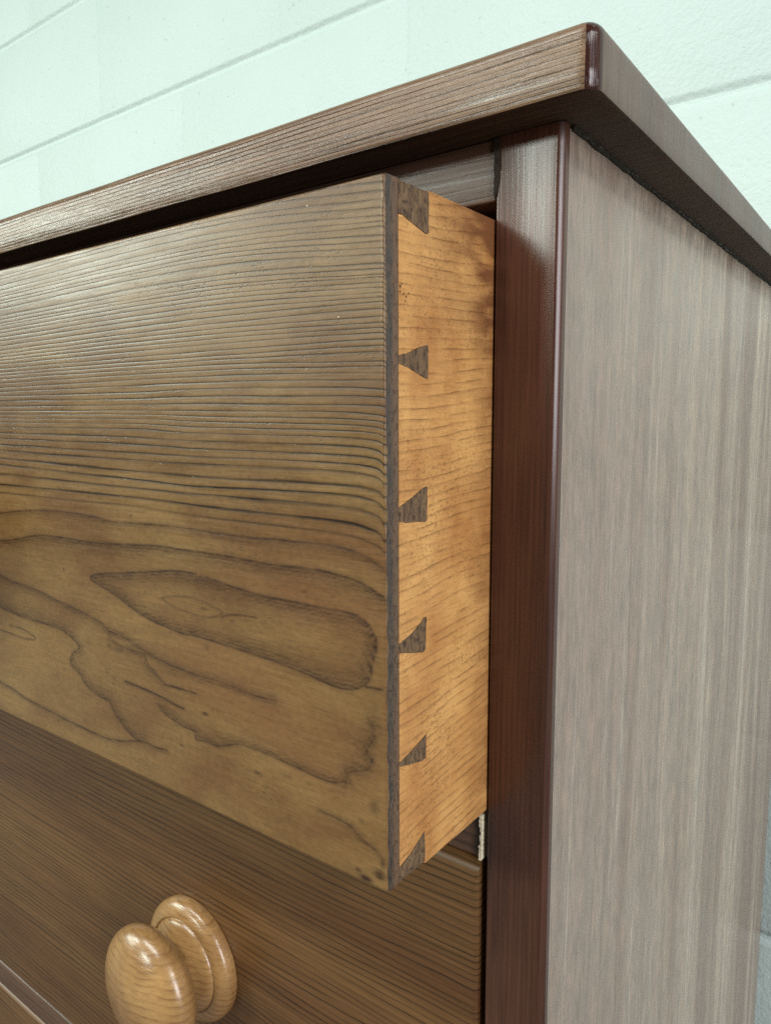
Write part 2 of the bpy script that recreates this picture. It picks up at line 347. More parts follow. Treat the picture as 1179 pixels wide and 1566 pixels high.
RING_GUIDES = [[(-225.7,-2.96),(-98.0,-1.57),(-30.6,-6.1),(-23.5,-7.48)],[(-225.9,-4.11),(-98.0,-2.76),(-30.6,-7.99),(-23.5,-9.33)],[(-226.3,-6.62),(-98.2,-5.33),(-30.6,-10.09),(-23.5,-11.4)],[(-226.5,-8.55),(-98.3,-7.33),(-30.6,-11.57),(-23.5,-12.84)],[(-226.8,-10.1),(-98.4,-8.92),(-30.7,-12.83),(-23.5,-14.08)],[(-226.9,-11.26),(-98.5,-10.12),(-30.7,-14.95),(-23.5,-16.16)],[(-227.1,-12.82),(-98.5,-11.72),(-30.7,-16.52),(-23.5,-17.7)],[(-227.3,-13.99),(-98.6,-12.93),(-30.7,-18.27),(-23.6,-19.41)],[(-227.6,-15.94),(-98.7,-14.94),(-30.7,-19.84),(-23.6,-20.95)],[(-228.0,-19.07),(-98.9,-18.17),(-30.8,-22.28),(-23.6,-23.34)],[(-228.2,-20.45),(-99.0,-19.58),(-30.8,-23.48),(-23.6,-24.52)],[(-228.5,-22.02),(-99.1,-21.2),(-30.8,-24.98),(-23.6,-25.99)],[(-228.6,-23.01),(-99.1,-22.22),(-30.8,-25.63),(-23.6,-26.62)],[(-228.8,-24.59),(-99.2,-23.85),(-30.8,-27.14),(-23.6,-28.1)],[(-229.0,-25.97),(-99.3,-25.28),(-30.8,-28.3),(-23.6,-29.24)],[(-229.3,-27.76),(-99.4,-27.12),(-30.8,-29.73),(-23.6,-30.63)],[(-229.5,-29.35),(-99.5,-28.76),(-30.9,-30.9),(-23.6,-31.78)],[(-229.8,-31.34),(-99.6,-30.81),(-30.9,-32.11),(-23.6,-32.97)],[(-230.1,-33.22),(-99.7,-32.87),(-30.9,-33.94),(-23.6,-34.75)],[(-230.3,-34.74),(-99.8,-34.52),(-30.9,-35.9),(-23.7,-36.67)],[(-230.5,-36.06),(-99.9,-35.97),(-30.9,-37.56),(-23.7,-38.3)],[(-230.7,-37.39),(-100.0,-37.42),(-30.9,-38.87),(-23.7,-39.58)],[(-230.9,-38.91),(-100.1,-39.08),(-31.0,-40.18),(-23.7,-40.87)],[(-231.2,-40.81),(-100.2,-41.17),(-31.0,-41.81),(-23.7,-42.46)],[(-231.4,-42.34),(-100.3,-42.84),(-31.0,-43.57),(-23.7,-44.19)],[(-231.6,-43.69),(-100.4,-44.09),(-31.0,-45.03),(-23.7,-45.61)],[(-231.8,-45.26),(-100.5,-45.56),(-31.0,-47.61),(-23.7,-48.14)],[(-232.1,-46.96),(-100.6,-47.14),(-31.0,-48.92),(-23.7,-49.42)],[(-232.3,-48.88),(-100.7,-48.92),(-31.1,-50.67),(-23.7,-51.13)],[(-232.6,-50.69),(-100.8,-51.03),(-31.1,-52.42),(-23.7,-52.84)],[(-232.8,-52.38),(-137.1,-53.28),(-100.9,-52.94),(-43.1,-54.12),(-27.5,-54.92),(-23.8,-55.25)],[(-233.2,-54.51),(-137.2,-55.4),(-101.0,-55.49),(-43.2,-56.57),(-27.5,-57.14),(-23.8,-57.49)],[(-233.5,-56.88),(-137.4,-57.61),(-101.2,-57.83),(-43.2,-58.99),(-27.5,-59.49),(-23.8,-59.91)],[(-233.8,-58.8),(-137.6,-59.58),(-101.3,-60.18),(-43.3,-61.0),(-27.6,-61.81),(-23.8,-62.34)],[(-234.0,-60.28),(-137.7,-60.98),(-101.4,-61.89),(-43.3,-62.87),(-27.6,-63.51),(-23.8,-64.25)],[(-234.2,-61.98),(-137.8,-62.55),(-101.5,-63.61),(-43.3,-64.42),(-27.6,-65.17),(-23.8,-65.99)],[(-234.5,-63.63),(-138.0,-64.32),(-101.6,-65.33),(-43.3,-66.15),(-27.6,-66.83),(-23.8,-67.91)],[(-234.8,-65.8),(-138.1,-66.13),(-101.7,-67.48),(-43.4,-68.04),(-27.6,-68.77),(-23.8,-70.02)],[(-235.1,-68.37),(-138.3,-69.12),(-101.9,-70.08),(-43.4,-70.4),(-27.6,-71.25),(-23.9,-72.83)],[(-235.5,-70.67),(-138.6,-71.71),(-102.0,-72.68),(-43.5,-73.01),(-27.7,-73.74),(-23.9,-75.47)],[(-235.9,-73.35),(-138.8,-74.72),(-102.1,-75.08),(-43.5,-75.38),(-27.7,-76.24),(-23.9,-77.95)],[(-236.3,-76.04),(-139.0,-77.36),(-102.3,-77.7),(-43.6,-77.53),(-27.7,-78.52),(-23.9,-80.61)],[(-236.8,-79.52),(-139.3,-81.5),(-102.5,-82.09),(-43.6,-81.59),(-27.7,-82.41),(-23.9,-84.36)],[(-237.1,-82.23),(-139.6,-84.43),(-102.7,-85.18),(-43.7,-84.24),(-27.8,-85.4),(-23.9,-87.58)],[(-237.8,-86.68),(-139.8,-87.56),(-102.9,-87.84),(-43.7,-87.62),(-27.8,-89.09),(-24.0,-91.54)],[(-238.4,-91.18),(-140.1,-91.19),(-103.1,-91.84),(-43.8,-91.98),(-27.8,-93.73),(-24.0,-96.25)],[(-239.0,-95.21),(-140.4,-94.52),(-103.3,-95.41),(-43.9,-95.64),(-27.9,-97.47),(-24.0,-99.52)],[(-240.3,-104.04),(-140.9,-100.34),(-103.6,-100.13),(-44.0,-99.8),(-27.9,-101.45),(-24.0,-103.54)],[(-242.2,-117.06),(-226.5,-114.97),(-212.2,-112.18),(-198.2,-110.89),(-185.6,-110.54),(-167.6,-110.67),(-150.3,-109.48),(-129.5,-107.9),(-119.7,-107.85),(-104.0,-107.37),(-87.1,-107.56),(-71.6,-107.94),(-57.2,-107.48),(-46.9,-107.24),(-37.4,-108.09),(-30.7,-109.39),(-26.6,-111.26),(-24.1,-112.57)]]
FIGURE = [
([(-240.3,-104.38),(-217.8,-101.63),(-197.1,-100.16),(-179.4,-99.91),(-165.2,-100.31),(-154.0,-101.25),(-139.1,-100.67),(-119.3,-99.94),(-103.6,-100.05),(-82.8,-100.42),(-65.4,-99.74),(-47.5,-99.37),(-37.3,-99.81),(-30.6,-101.26),(-26.5,-102.92),(-24.5,-103.86)],0.5,1.2,0.75),
([(-242.2,-117.15),(-226.7,-114.91),(-212.1,-112.07),(-198.4,-110.8),(-185.5,-110.65),(-167.4,-110.6),(-150.4,-109.58),(-129.6,-108.0),(-119.9,-107.75),(-104.0,-107.57),(-87.1,-107.46),(-71.5,-107.88),(-57.1,-107.5),(-47.0,-107.3),(-37.4,-108.09),(-30.7,-109.39),(-26.6,-111.21),(-24.3,-111.93)],0.5,2.6,0.85),
([(-104.5,-116.34),(-99.2,-115.96),(-87.6,-117.28),(-71.9,-118.42),(-57.4,-118.42),(-46.6,-118.58),(-38.8,-118.48),(-33.9,-118.83),(-30.2,-120.43),(-27.9,-122.94),(-26.7,-125.63),(-27.3,-128.66),(-28.5,-132.33),(-29.2,-135.91),(-31.0,-138.54),(-34.7,-140.62),(-39.2,-141.61),(-44.4,-141.48),(-55.2,-140.13),(-66.7,-138.98),(-80.4,-138.35),(-92.7,-137.78),(-105.7,-137.49),(-112.4,-137.77),(-120.9,-137.09),(-131.6,-135.75),(-141.7,-133.21),(-150.0,-130.24),(-160.9,-127.48),(-167.7,-126.03),(-169.3,-124.55),(-162.7,-122.59),(-147.0,-120.31),(-130.3,-117.75),(-114.7,-115.55),(-104.4,-115.46)],0.5,3.2,0.85),
([(-244.5,-133.3),(-232.4,-134.85),(-220.7,-135.19),(-206.8,-136.62),(-193.7,-138.34),(-182.3,-139.46),(-171.5,-140.89),(-163.4,-142.3),(-159.0,-144.6),(-157.0,-147.62),(-151.6,-149.3),(-143.0,-149.67),(-135.7,-150.22),(-134.4,-153.18),(-131.0,-155.06),(-125.2,-158.31)],0.6,1.8,0.75),
([(-159.0,-144.6),(-147.0,-145.8),(-134.6,-148.71),(-122.7,-150.83),(-106.5,-151.49),(-101.1,-151.56),(-89.1,-151.62),(-77.0,-152.35),(-68.6,-152.07)],1.4,1.4,0.75),
([(-246.7,-148.57),(-234.4,-149.42),(-219.7,-150.14),(-203.0,-149.97),(-192.4,-150.36),(-185.0,-152.64),(-180.5,-155.73),(-185.6,-159.06),(-187.9,-162.53),(-186.3,-165.09),(-181.4,-166.96),(-179.2,-169.34),(-174.5,-171.88),(-168.6,-173.38),(-161.7,-174.21),(-157.5,-178.4),(-152.1,-181.88),(-145.8,-185.0),(-140.4,-185.25)],2.4,0.5,0.8),
([(-252.0,-185.51),(-239.4,-186.41),(-229.0,-188.03),(-217.4,-188.84),(-200.8,-189.8),(-185.1,-190.32),(-173.9,-190.7),(-163.1,-190.33),(-152.7,-188.57),(-140.4,-185.25),(-132.1,-185.31),(-125.0,-184.65)],0.6,1.0,0.8),
([(-248.3,-159.6),(-235.8,-159.82),(-225.3,-159.9),(-215.8,-158.56),(-219.1,-156.88),(-227.7,-155.69),(-238.4,-155.93)],0.35,0.35,0.6),
([(-149.5,-163.26),(-138.8,-163.56),(-128.6,-164.18),(-119.8,-165.33),(-114.1,-165.86)],0.35,0.5,0.95),
([(-125.2,-158.95),(-115.6,-158.7),(-106.9,-158.58)],0.4,0.4,0.85),
([(-31.0,-139.04),(-28.0,-138.86),(-24.7,-138.62)],0.3,0.3,0.9),
([(-92.2,-128.47),(-85.5,-126.72),(-75.3,-126.01)],0.4,0.4,0.6),
([(-127.9,-169.19),(-121.2,-171.38),(-114.5,-172.56),(-107.7,-172.96),(-107.8,-175.54),(-102.0,-174.96),(-95.5,-174.8),(-85.5,-171.41),(-76.0,-170.98),(-65.5,-171.32),(-58.5,-171.66),(-48.8,-172.25),(-43.0,-171.92),(-38.1,-169.85)],2.0,0.5,0.75),
([(-38.1,-169.85),(-37.0,-166.75),(-30.7,-164.3),(-28.7,-160.73),(-30.6,-158.58),(-28.0,-154.1),(-27.3,-149.66)],2.6,1.4,0.75),
([(-124.3,-126.49),(-113.8,-124.5),(-103.2,-124.36),(-94.8,-125.83),(-91.6,-127.13),(-99.1,-129.9),(-108.8,-129.83),(-118.8,-128.56),(-124.3,-126.49)],0.35,0.5,0.45),
([(-49.7,-182.99),(-41.8,-183.21),(-36.3,-184.14),(-32.9,-186.33),(-28.2,-187.99),(-24.4,-190.14)],0.7,0.9,0.7),
([(-53.8,-200.45),(-47.9,-200.56),(-42.1,-200.97),(-35.1,-201.38),(-29.7,-201.48)],0.3,0.3,0.8),
]
SPOTS = [(-101.0,-127.23,2.1,0.51,0.55),(-102.5,-131.16,3.1,0.46,0.4),(-86.8,-129.03,0.6,0.9,0.6),(-102.3,-164.88,1.8,0.63,0.8),(-76.3,-178.8,1.8,0.58,0.6),(-62.8,-175.85,2.3,0.44,0.45),(-53.9,-114.5,1.6,0.61,0.5),(-52.9,-115.76,0.8,0.41,0.5),(-26.2,-195.32,2.1,1.45,1.0),(-31.1,-198.51,2.4,1.05,0.95),(-34.1,-196.74,1.2,0.63,0.7),(-24.8,-191.07,0.7,2.04,0.8),(-28.0,-174.98,1.4,1.82,0.5),(-32.9,-180.71,1.0,0.62,0.5),(-189.0,-123.97,0.7,0.61,0.8),(-158.7,-150.62,0.9,0.6,0.7),(-151.4,-151.34,3.5,0.93,0.5),(-116.2,-180.19,1.5,0.38,0.6),(-140.7,-98.01,0.7,0.25,0.7),(-130.9,-105.15,0.5,0.25,0.7),(-129.2,-130.37,1.5,0.74,0.45),(-134.0,-125.67,0.6,0.75,0.5),(-32.0,-164.14,2.2,1.82,0.4),(-100.0,-140.41,1.1,1.17,0.4),(-173.9,-151.53,3.8,1.4,0.3),(-30.8,-158.76,1.7,2.41,0.4),(-145.4,-182.89,2.6,0.54,0.5),(-143.6,-12.64,2.0,0.33,0.5),(-57.6,-73.32,0.8,0.25,0.6)]

# ------------------------------------------------------------------ floor and wall
FLOOR_Z = -0.80
fl = from_bm('floor', bm_box(-3.5, 3.5, -3.5, 0.62, FLOOR_Z - 0.05, FLOOR_Z), M['floor'], None); fl['kind'] = 'structure'

WALL_Y = 0.497
wall = thing('block_wall', (0, WALL_Y, FLOOR_Z), 'pale mint painted concrete block wall behind the chest, with grooved level joints', 'wall')
box('mortar_backing', (-2.6, 2.6), (WALL_Y + 0.0034, WALL_Y + 0.10), (FLOOR_Z, 1.55), M['paint'], wall, 0)
PITCH, COURSE, JOINT = 0.3925, 0.19, 0.0095
def block_mesh(w):
    # face edges: rounded lips top and bottom where the joint is tooled, nearly flush ends
    h = COURSE - JOINT
    bm = bmesh.new()
    q = COURSE / 2 - 0.0002
    prof = [(0.006, -q)] + [(0.0036 * math.cos(a) ** 2, -q + 0.0088 * (i / 6)) for i, a in enumerate(np.linspace(0, math.pi / 2, 7))]
    prof = prof + [(y, -z) for y, z in prof[::-1]]
    xs = [(-w / 2, 0.0010), (-w / 2 + 0.0016, 0.0005), (-w / 2 + 0.004, 0.0), (w / 2 - 0.004, 0.0), (w / 2 - 0.0016, 0.0005), (w / 2, 0.0010)]
    g = [[bm.verts.new((x, y + d, z)) for y, z in prof] for x, d in xs]
    for i in range(len(xs) - 1):
        for j in range(len(prof) - 1):
            bm.faces.new((g[i][j], g[i + 1][j], g[i + 1][j + 1], g[i][j + 1]))
    for col in (g[0], g[-1]): bm.faces.new(col if col is g[0] else col[::-1])
    me = bpy.data.meshes.new('block'); bmesh.ops.recalc_face_normals(bm, faces=bm.faces[:])
    bm.to_mesh(me); bm.free(); me.materials.append(M['paint'])
    for p in me.polygons: p.use_smooth = True
    me.set_sharp_from_angle(angle=math.radians(60))
    return me
bme = block_mesh(PITCH)
rb = random.Random(4)
for c in range(-5, 7):
    zc = 0.31 + c * COURSE                      # centre of the course
    off = -0.405 if c % 2 == 0 else -0.405 - PITCH / 2
    for k in range(-6, 8):
        xc = off + PITCH * (k + 0.5)
        if abs(xc) > 2.45: continue
        o = bpy.data.objects.new('block', bme); COL.objects.link(o); o.parent = wall
        o.location = (xc, rb.uniform(-0.0001, 0.0001), zc - FLOOR_Z)

# ------------------------------------------------------------------ chest carcass
XL = -1.02
chest = thing('chest_of_drawers', (-0.5, 0.22, FLOOR_Z), 'dark reddish brown wooden chest with a thick overhanging top, standing against the block wall', 'chest')
T0, T1 = 0.0251, 0.0436
# top board with eased edges and rounded front corners
def warp(y): return -0.0062 * max(0.0, y) - 0.012 * max(0.0, y) * max(0.0, 0.3 - y)
def outline(d):
    r = 0.0056 - d; c0 = 0.0156 - 0.0056; c1 = -0.0157 + 0.0056
    q = arc(c0, c1, r, -90, 0, 8) + [(0.0156 - d, y) for y in np.linspace(0.02, 0.46, 12)] + [(0.0156 - d, 0.486 - d), (XL - 0.0156 + d, 0.486 - d)]
    q += [(XL - 0.0156 + d, 0.1)] + arc(XL - c0, c1, r, 180, 270, 8) + [(x, -0.0157 + d) for x in np.linspace(-0.95, -0.02, 40)]
    return q
prof = [(0.0011, T0), (0.0004, T0 + 0.0003), (0.0, T0 + 0.0010)] + [(0.0, T0 + 0.006), (0.0, T0 + 0.011)] + [(0.0042 * (1 - math.cos(a)), T1 - 0.0042 * (1 - math.sin(a))) for a in np.linspace(0, math.pi / 2, 7)]
bm = bmesh.new(); rings = [[bm.verts.new((x, y, z)) for x, y in outline(d)] for d, z in prof]
n = len(rings[0])
for a, b in zip(rings, rings[1:]):
    for i in range(n): bm.faces.new((a[i], a[(i + 1) % n], b[(i + 1) % n], b[i]))
bm.faces.new(rings[0][::-1]); bm.faces.new(rings[-1])
for v in bm.verts:
    k = (v.co.z - T0) / (T1 - T0)
    v.co.z += k * -0.0135 * max(0.0, v.co.y)
    v.co.z += 0.00012 * math.sin(v.co.x * 61 + v.co.y * 43) 
bm.normal_update()
for f in bm.faces:
    nx_, nl = abs(f.normal.x), math.hypot(f.normal.x, f.normal.y)
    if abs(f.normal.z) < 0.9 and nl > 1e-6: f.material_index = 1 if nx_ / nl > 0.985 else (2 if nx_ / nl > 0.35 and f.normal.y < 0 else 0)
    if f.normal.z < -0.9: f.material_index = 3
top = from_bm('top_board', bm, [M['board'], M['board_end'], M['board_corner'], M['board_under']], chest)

# corner posts (rebated so the side panel laps behind the front arris)
def post(mirror):
    p = [(-0.0226, 0.0), (-0.0022, 0.0), (-0.0018, 0.00006), (-0.0014, 0.00028), (-0.0003, 0.0013), (-0.00007, 0.0017), (0.0, 0.0021), (0.0, 0.0042), (-0.0045, 0.0042), (-0.0045, 0.022), (-0.0226, 0.022)]
    p[0:1] = arc(-0.0226 + 0.0008, 0.0008, 0.0008, 180, 270, 3)
    if mirror: p = [(XL - q[0], q[1]) for q in p][::-1]
    bm = prism(p, FLOOR_Z, 0.0249)
    return from_bm('corner_post', bm, M['post'], chest)
post(False); post(True)
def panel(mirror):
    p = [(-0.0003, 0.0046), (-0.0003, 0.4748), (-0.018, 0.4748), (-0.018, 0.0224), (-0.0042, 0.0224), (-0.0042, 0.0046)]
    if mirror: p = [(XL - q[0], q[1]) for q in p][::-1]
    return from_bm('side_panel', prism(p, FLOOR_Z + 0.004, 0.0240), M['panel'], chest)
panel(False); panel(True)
# dark waxy seam with crumbs of old glue where the side panel meets the underside of the top
rs = random.Random(11)
def seam():
    bm = bmesh.new(); n = 120; rows = []
    for i in range(n + 1):
        y = 0.006 + 0.455 * i / n
        w = 0.0008 + rs.uniform(-0.0002, 0.0003); hh = 0.0017 + rs.uniform(-0.0003, 0.0004)
        rows.append([bm.verts.new(q) for q in ((-0.0010, y, 0.0251 - hh), (0.0003 + rs.uniform(0, .0003), y, 0.0251 - hh * 0.75), (w, y, 0.0252), (-0.0010, y, 0.0252))])
    for a, b in zip(rows, rows[1:]):
        for j in range(4): bm.faces.new((a[j], a[(j + 1) % 4], b[(j + 1) % 4], b[j]))
    bm.faces.new(rows[0]); bm.faces.new(rows[-1][::-1])
    return from_bm('wax_seam', bm, M['wax'], chest, smooth=False)
seam()
bm = bmesh.new()
for i in range(90):
    y = rs.choice((rs.uniform(0.008, 0.10), rs.uniform(0.05, 0.30), rs.uniform(0.12, 0.17), rs.uniform(0.19, 0.23)))
    r = rs.uniform(0.0002, 0.00045)
    m = Matrix.Translation((0.0006 + rs.uniform(-.0003, .0002), y, 0.0243 + rs.uniform(-.0005, .0005))) @ Matrix.Diagonal((r, r * rs.uniform(1, 4.5), r * 0.7, 1))
    bmesh.ops.create_icosphere(bm, subdivisions=1, radius=1.0, matrix=m)
gl = from_bm('glue_crumbs', bm, M['glue'], chest); gl['kind'] = 'stuff'

# rails between the drawers
def rail(z0, z1, x1=-0.0232, y0=0.0012, bev=0.0012):
    return box('rail', (XL + 0.0232, x1), (y0, 0.05), (z0, z1), M['rail'], chest, bev, 3)
rail(0.0060, 0.0249, -0.0231, 0.0010, 0.0006)
rail(-0.2212, -0.2030, -0.0252, 0.0022)
rail(-0.4612, -0.4428, -0.0232, -0.0002, 0.0016)
rail(-0.7125, -0.6935, -0.0232, 0.0006)
box('plinth', (XL + 0.0228, -0.0228), (0.006, 0.022), (FLOOR_Z, -0.7127), M['post'], chest, 0.001)
box('back_panel', (XL + 0.0181, -0.0181), (0.462, 0.4746), (FLOOR_Z + 0.02, 0.0249), M['inner'], chest, 0)
for z in (-0.212, -0.452, -0.703):
    box('dust_panel', (XL + 0.0185, -0.0240), (0.0502, 0.4615), (z - 0.004, z + 0.004), M['inner'], chest, 0)
# dark wax in the joint between the upper rail and the post
bm = bmesh.new(); rows = []
for i in range(13):
    z = 0.0070 + 0.0176 * i / 12
    w = (0.0005 + 0.0014 * min(1, i / 4.0)) + rs.uniform(-0.0002, 0.0002)
    rows.append([bm.verts.new(q) for q in ((-0.0232, 0.003, z), (-0.0232 + rs.uniform(-.0002, .0001), -0.0003, z), (-0.0231 + w, -0.00035, z), (-0.0231 + w, 0.003, z))])
for a, b in zip(rows, rows[1:]):
    for j in range(4): bm.faces.new((a[j], a[(j + 1) % 4], b[(j + 1) % 4], b[j]))
bm.faces.new(rows[0]); bm.faces.new(rows[-1][::-1])
from_bm('joint_wax', bm, M['wax'], chest, smooth=False)
# pale chipped wood at the end of the rail under the open drawer
bm = bmesh.new(); rows = []
for i in range(25):
    z = -0.2206 + 0.0172 * i / 24
    w = 0.00045 + rs.uniform(0, 0.00055) + (0.0003 if i < 8 or i > 17 else -0.0001)
    x = -0.0249 + rs.uniform(-0.0002, 0.0002)
    rows.append([bm.verts.new(q) for q in ((x - w, 0.006, z), (x - w, 0.0002, z), (x + rs.uniform(0, .0002), 0.0001, z), (x + .0002, 0.006, z))])
for a, b in zip(rows, rows[1:]):
    for j in range(4): bm.faces.new((a[j], a[(j + 1) % 4], b[(j + 1) % 4], b[j]))
bm.faces.new(rows[0]); bm.faces.new(rows[-1][::-1])
from_bm('raw_chip', bm, M['chip'], chest, smooth=False)

# ------------------------------------------------------------------ turned knob (lathe round the y axis)
HEAD = [(14.8, 11.8), (15.6, 12.2), (16.6, 14.0), (17.8, 18.0), (19.4, 22.8), (21.6, 26.8), (24.6, 29.6), (27.6, 30.4), (30.8, 29.8), (34.2, 27.2), (37.4, 22.2), (39.6, 16.0), (41.1, 9.0), (41.7, 3.0), (41.8, 0.0)]
ROSE = [(-0.6, 28.0), (0.0, 30.4), (1.2, 30.9), (3.4, 31.0), (5.4, 30.4), (7.2, 28.8), (8.4, 26.6), (8.8, 24.4), (8.7, 23.7), (8.1, 23.2), (8.1, 22.8), (8.9, 22.3), (9.9, 21.3), (11.0, 19.0), (12.0, 16.2), (13.2, 13.6), (14.6, 12.0), (15.6, 11.6)]
def smooth_profile(p, k=3):
    out = []
    for i in range(len(p) - 1):
        p0 = p[max(0, i - 1)]; p1 = p[i]; p2 = p[i + 1]; p3 = p[min(len(p) - 1, i + 2)]
        for j in range(k):
            t = j / k
            out.append(tuple(0.5 * ((2 * p1[a]) + (-p0[a] + p2[a]) * t + (2 * p0[a] - 5 * p1[a] + 4 * p2[a] - p3[a]) * t * t + (-p0[a] + 3 * p1[a] - 3 * p2[a] + p3[a]) * t ** 3) for a in (0, 1)))
    return out + [p[-1]]
def lathe(prof, cx, y0, cz, n=72):
    bm = bmesh.new(); rings = []
    for t, r in prof:
        if r < 1e-6: rings.append([bm.verts.new((cx, y0 - t * 1e-3, cz))]); continue
        rings.append([bm.verts.new((cx + r * 1e-3 * math.cos(2 * math.pi * i / n), y0 - t * 1e-3, cz + r * 1e-3 * math.sin(2 * math.pi * i / n))) for i in range(n)])
    for a, b in zip(rings, rings[1:]):
        if len(b) == 1:
            for i in range(n): bm.faces.new((a[i], a[(i + 1) % n], b[0]))
        else:
            for i in range(n): bm.faces.new((a[i], a[(i + 1) % n], b[(i + 1) % n], b[i]))
    return bm
def knob(parent, cx, y0, cz):
    k = from_bm('knob', lathe(smooth_profile(HEAD), cx, y0, cz), M['maple'], parent)
    for p in k.data.polygons: p.use_smooth = True
    from_bm('rosette', lathe(smooth_profile(ROSE), cx, y0, cz), M['maple'], k)
    return k

# ------------------------------------------------------------------ the open drawer
H, XR, YF = 0.20, -0.0234, -0.0582
DXL = XL + 0.0234
d1 = thing('drawer', (-0.5, 0.0, -H), 'uppermost drawer pulled part way out, dark dovetail pins showing in its raw orange side', 'drawer', 'drawers of the chest')
def polydist(P, poly):
    # distance to a polyline and the side each point lies on (+ is left of travel)
    best = np.full(len(P), 1e9); side = np.zeros(len(P))
    for a, b in zip(poly, poly[1:]):
        a = np.array(a); b = np.array(b); d = b - a; L = d @ d
        if L < 1e-9: continue
        t = np.clip(((P - a) @ d) / L, 0, 1); q = P - a - t[:, None] * d
        dist = np.hypot(q[:, 0], q[:, 1]); s = d[0] * q[:, 1] - d[1] * q[:, 0]
        m = dist < best; best[m] = dist[m]; side[m] = s[m]
    return best, np.sign(side)
def smooth_poly(p, k=4):
    if len(p) < 3: return p
    return smooth_profile(p, k)
def build_front():
    xs = list(np.concatenate([XR - np.array([0, .00012, .0003, .0005, .0007, .0009]), np.arange(XR - 0.0017, -0.30, -0.0009), np.linspace(-0.305, DXL, 60)]))
    zs = list(np.concatenate([-np.array([0, .00012, .0003, .0005, .0007, .0009]), np.arange(-0.0012, -H + 0.0009, -0.0004), -H + np.array([.0007, .0005, .0003, .00012, 0])]))
    X, Z = np.meshgrid(xs, zs, indexing='ij'); nx, nz = X.shape
    r = 0.0009
    def drop(d): d = np.minimum(d, r); return r - np.sqrt(np.maximum(r * r - (r - d) ** 2, 0))
    wear = 0.75 + 0.45 * np.sin(Z * 90 + 1) * np.sin(Z * 233) + 0.25 * np.sin(Z * 700 + 2)
    rr = np.random.default_rng(2)
    Y = YF + drop(XR - X) * np.clip(wear, 0.3, 1.3) + drop(-Z) * 0.8 + drop(Z + H) * 0.8
    Y += 0.00018 * np.sin(X * 37 + 1) * np.sin(Z * 55)
    P = np.stack([X.ravel() * 1e3, Z.ravel() * 1e3], 1)
    # growth-ring phase
    G = np.array([np.interp(np.array(xs) * 1e3, *zip(*smooth_poly(g, 6))) for g in RING_GUIDES])    # guide, column
    G = np.sort(G, 0)[::-1]
    ng = len(G); ring = np.zeros((nx, nz)); wgt = np.ones((nx, nz)); zmm = np.array(zs) * 1e3
    for i in range(nx):
        zz = np.concatenate([[G[0, i] + 2.2 * 3], G[:, i]]); pp = np.concatenate([[-3.0], np.arange(ng)])
        ring[i] = np.interp(-zmm, -zz, pp)
        wgt[i] = np.clip((zmm - G[-3, i]) / 1.2 + 0.5, 0, 1)       # the figured half below has its own lines
        ring[i] = np.minimum(ring[i], ng - 1 - 0.45)
    wgt *= np.interp(-Z, [0.0, 0.03, 0.075], [0.75, 0.9, 1.1])
    near = (P[:, 0] > -330)
    Pn = P[near]; fig = np.zeros(len(P)); fn = np.zeros(len(Pn))
    wob = 0.18 * np.sin(Pn[:, 0] * 1.7 + Pn[:, 1] * 0.9) + 0.12 * np.sin(Pn[:, 0] * 3.9 - Pn[:, 1] * 2.3)
    for poly, a, b, s in FIGURE:
        poly = smooth_poly(poly)
        lo = np.min(poly, 0) - 12; hi = np.max(poly, 0) + 12
        m = np.where(np.all((Pn > lo) & (Pn < hi), 1))[0]
        if len(m) == 0: continue
        d, sd = polydist(Pn[m], poly)
        d = np.maximum(d + wob[m] * 0.5 * np.minimum(d, 1.0), 0)
        wl = np.where(sd > 0, a, b)
        core = np.exp(-(d / 0.5) ** 2); fade = np.exp(-(d / (wl * 1.35)) ** 1.3) * (0.74 + 0.24 * np.cos(d * 5.2 + wob[m] * 3) * np.minimum(1, d / 0.6))
        fn[m] = np.maximum(fn[m], s * np.maximum(core, fade))
    for cx, cz, w, h, s in SPOTS:
        q = ((Pn[:, 0] - cx) / w) ** 2 + ((Pn[:, 1] - cz) / h) ** 2
        fn = np.maximum(fn, s * np.exp(-q ** 1.2 * 0.9))
    fig[near] = np.clip(fn, 0, 1)
    tone = np.zeros(len(P))
    def blob(cx, cz, w, h, s, ang=0.0):
        c, n = math.cos(ang), math.sin(ang); dx = P[:, 0] - cx; dz = P[:, 1] - cz
        u = (dx * c + dz * n) / w; v = (-dx * n + dz * c) / h
        return s * np.exp(-(u * u + v * v))
    for b in TONES: tone = np.maximum(tone, blob(*b))
    V = [tuple(v) for v in np.stack([X.ravel(), Y.ravel(), Z.ravel()], 1)]
    idx = np.arange(nx * nz).reshape(nx, nz)
    F = [tuple(q) for q in np.stack([idx[1:, :-1], idx[:-1, :-1], idx[:-1, 1:], idx[1:, 1:]], -1).reshape(-1, 4)[:, ::-1]]
    MI = [0] * len(F)
    # edges of the board behind the face
    yb = -0.0521; n0 = len(V)
    loop = list(idx[:, 0]) + list(idx[-1, 1:]) + list(idx[-2::-1, -1]) + list(idx[0, -2:0:-1])
    for k in loop: V.append((V[k][0], yb, V[k][2]))
    nl = len(loop)
    for i in range(nl):
        a, b = loop[i], loop[(i + 1) % nl]; c, d = n0 + i, n0 + (i + 1) % nl
        F.append((a, b, d, c)); MI.append(1 if (V[a][0] > XR - 1e-6 and V[b][0] > XR - 1e-6) else 0)
    F.append(tuple(n0 + i for i in range(nl))); MI.append(2)
    # thicker middle of the board, between the drawer sides
    n1 = len(V); a, b, c, d = DXL + 0.0122, XR - 0.0122, -0.05215, -0.0380
    V += [(a, c, -H + .0005), (b, c, -H + .0005), (b, d, -H + .0005), (a, d, -H + .0005), (a, c, -.0005), (b, c, -.0005), (b, d, -.0005), (a, d, -.0005)]
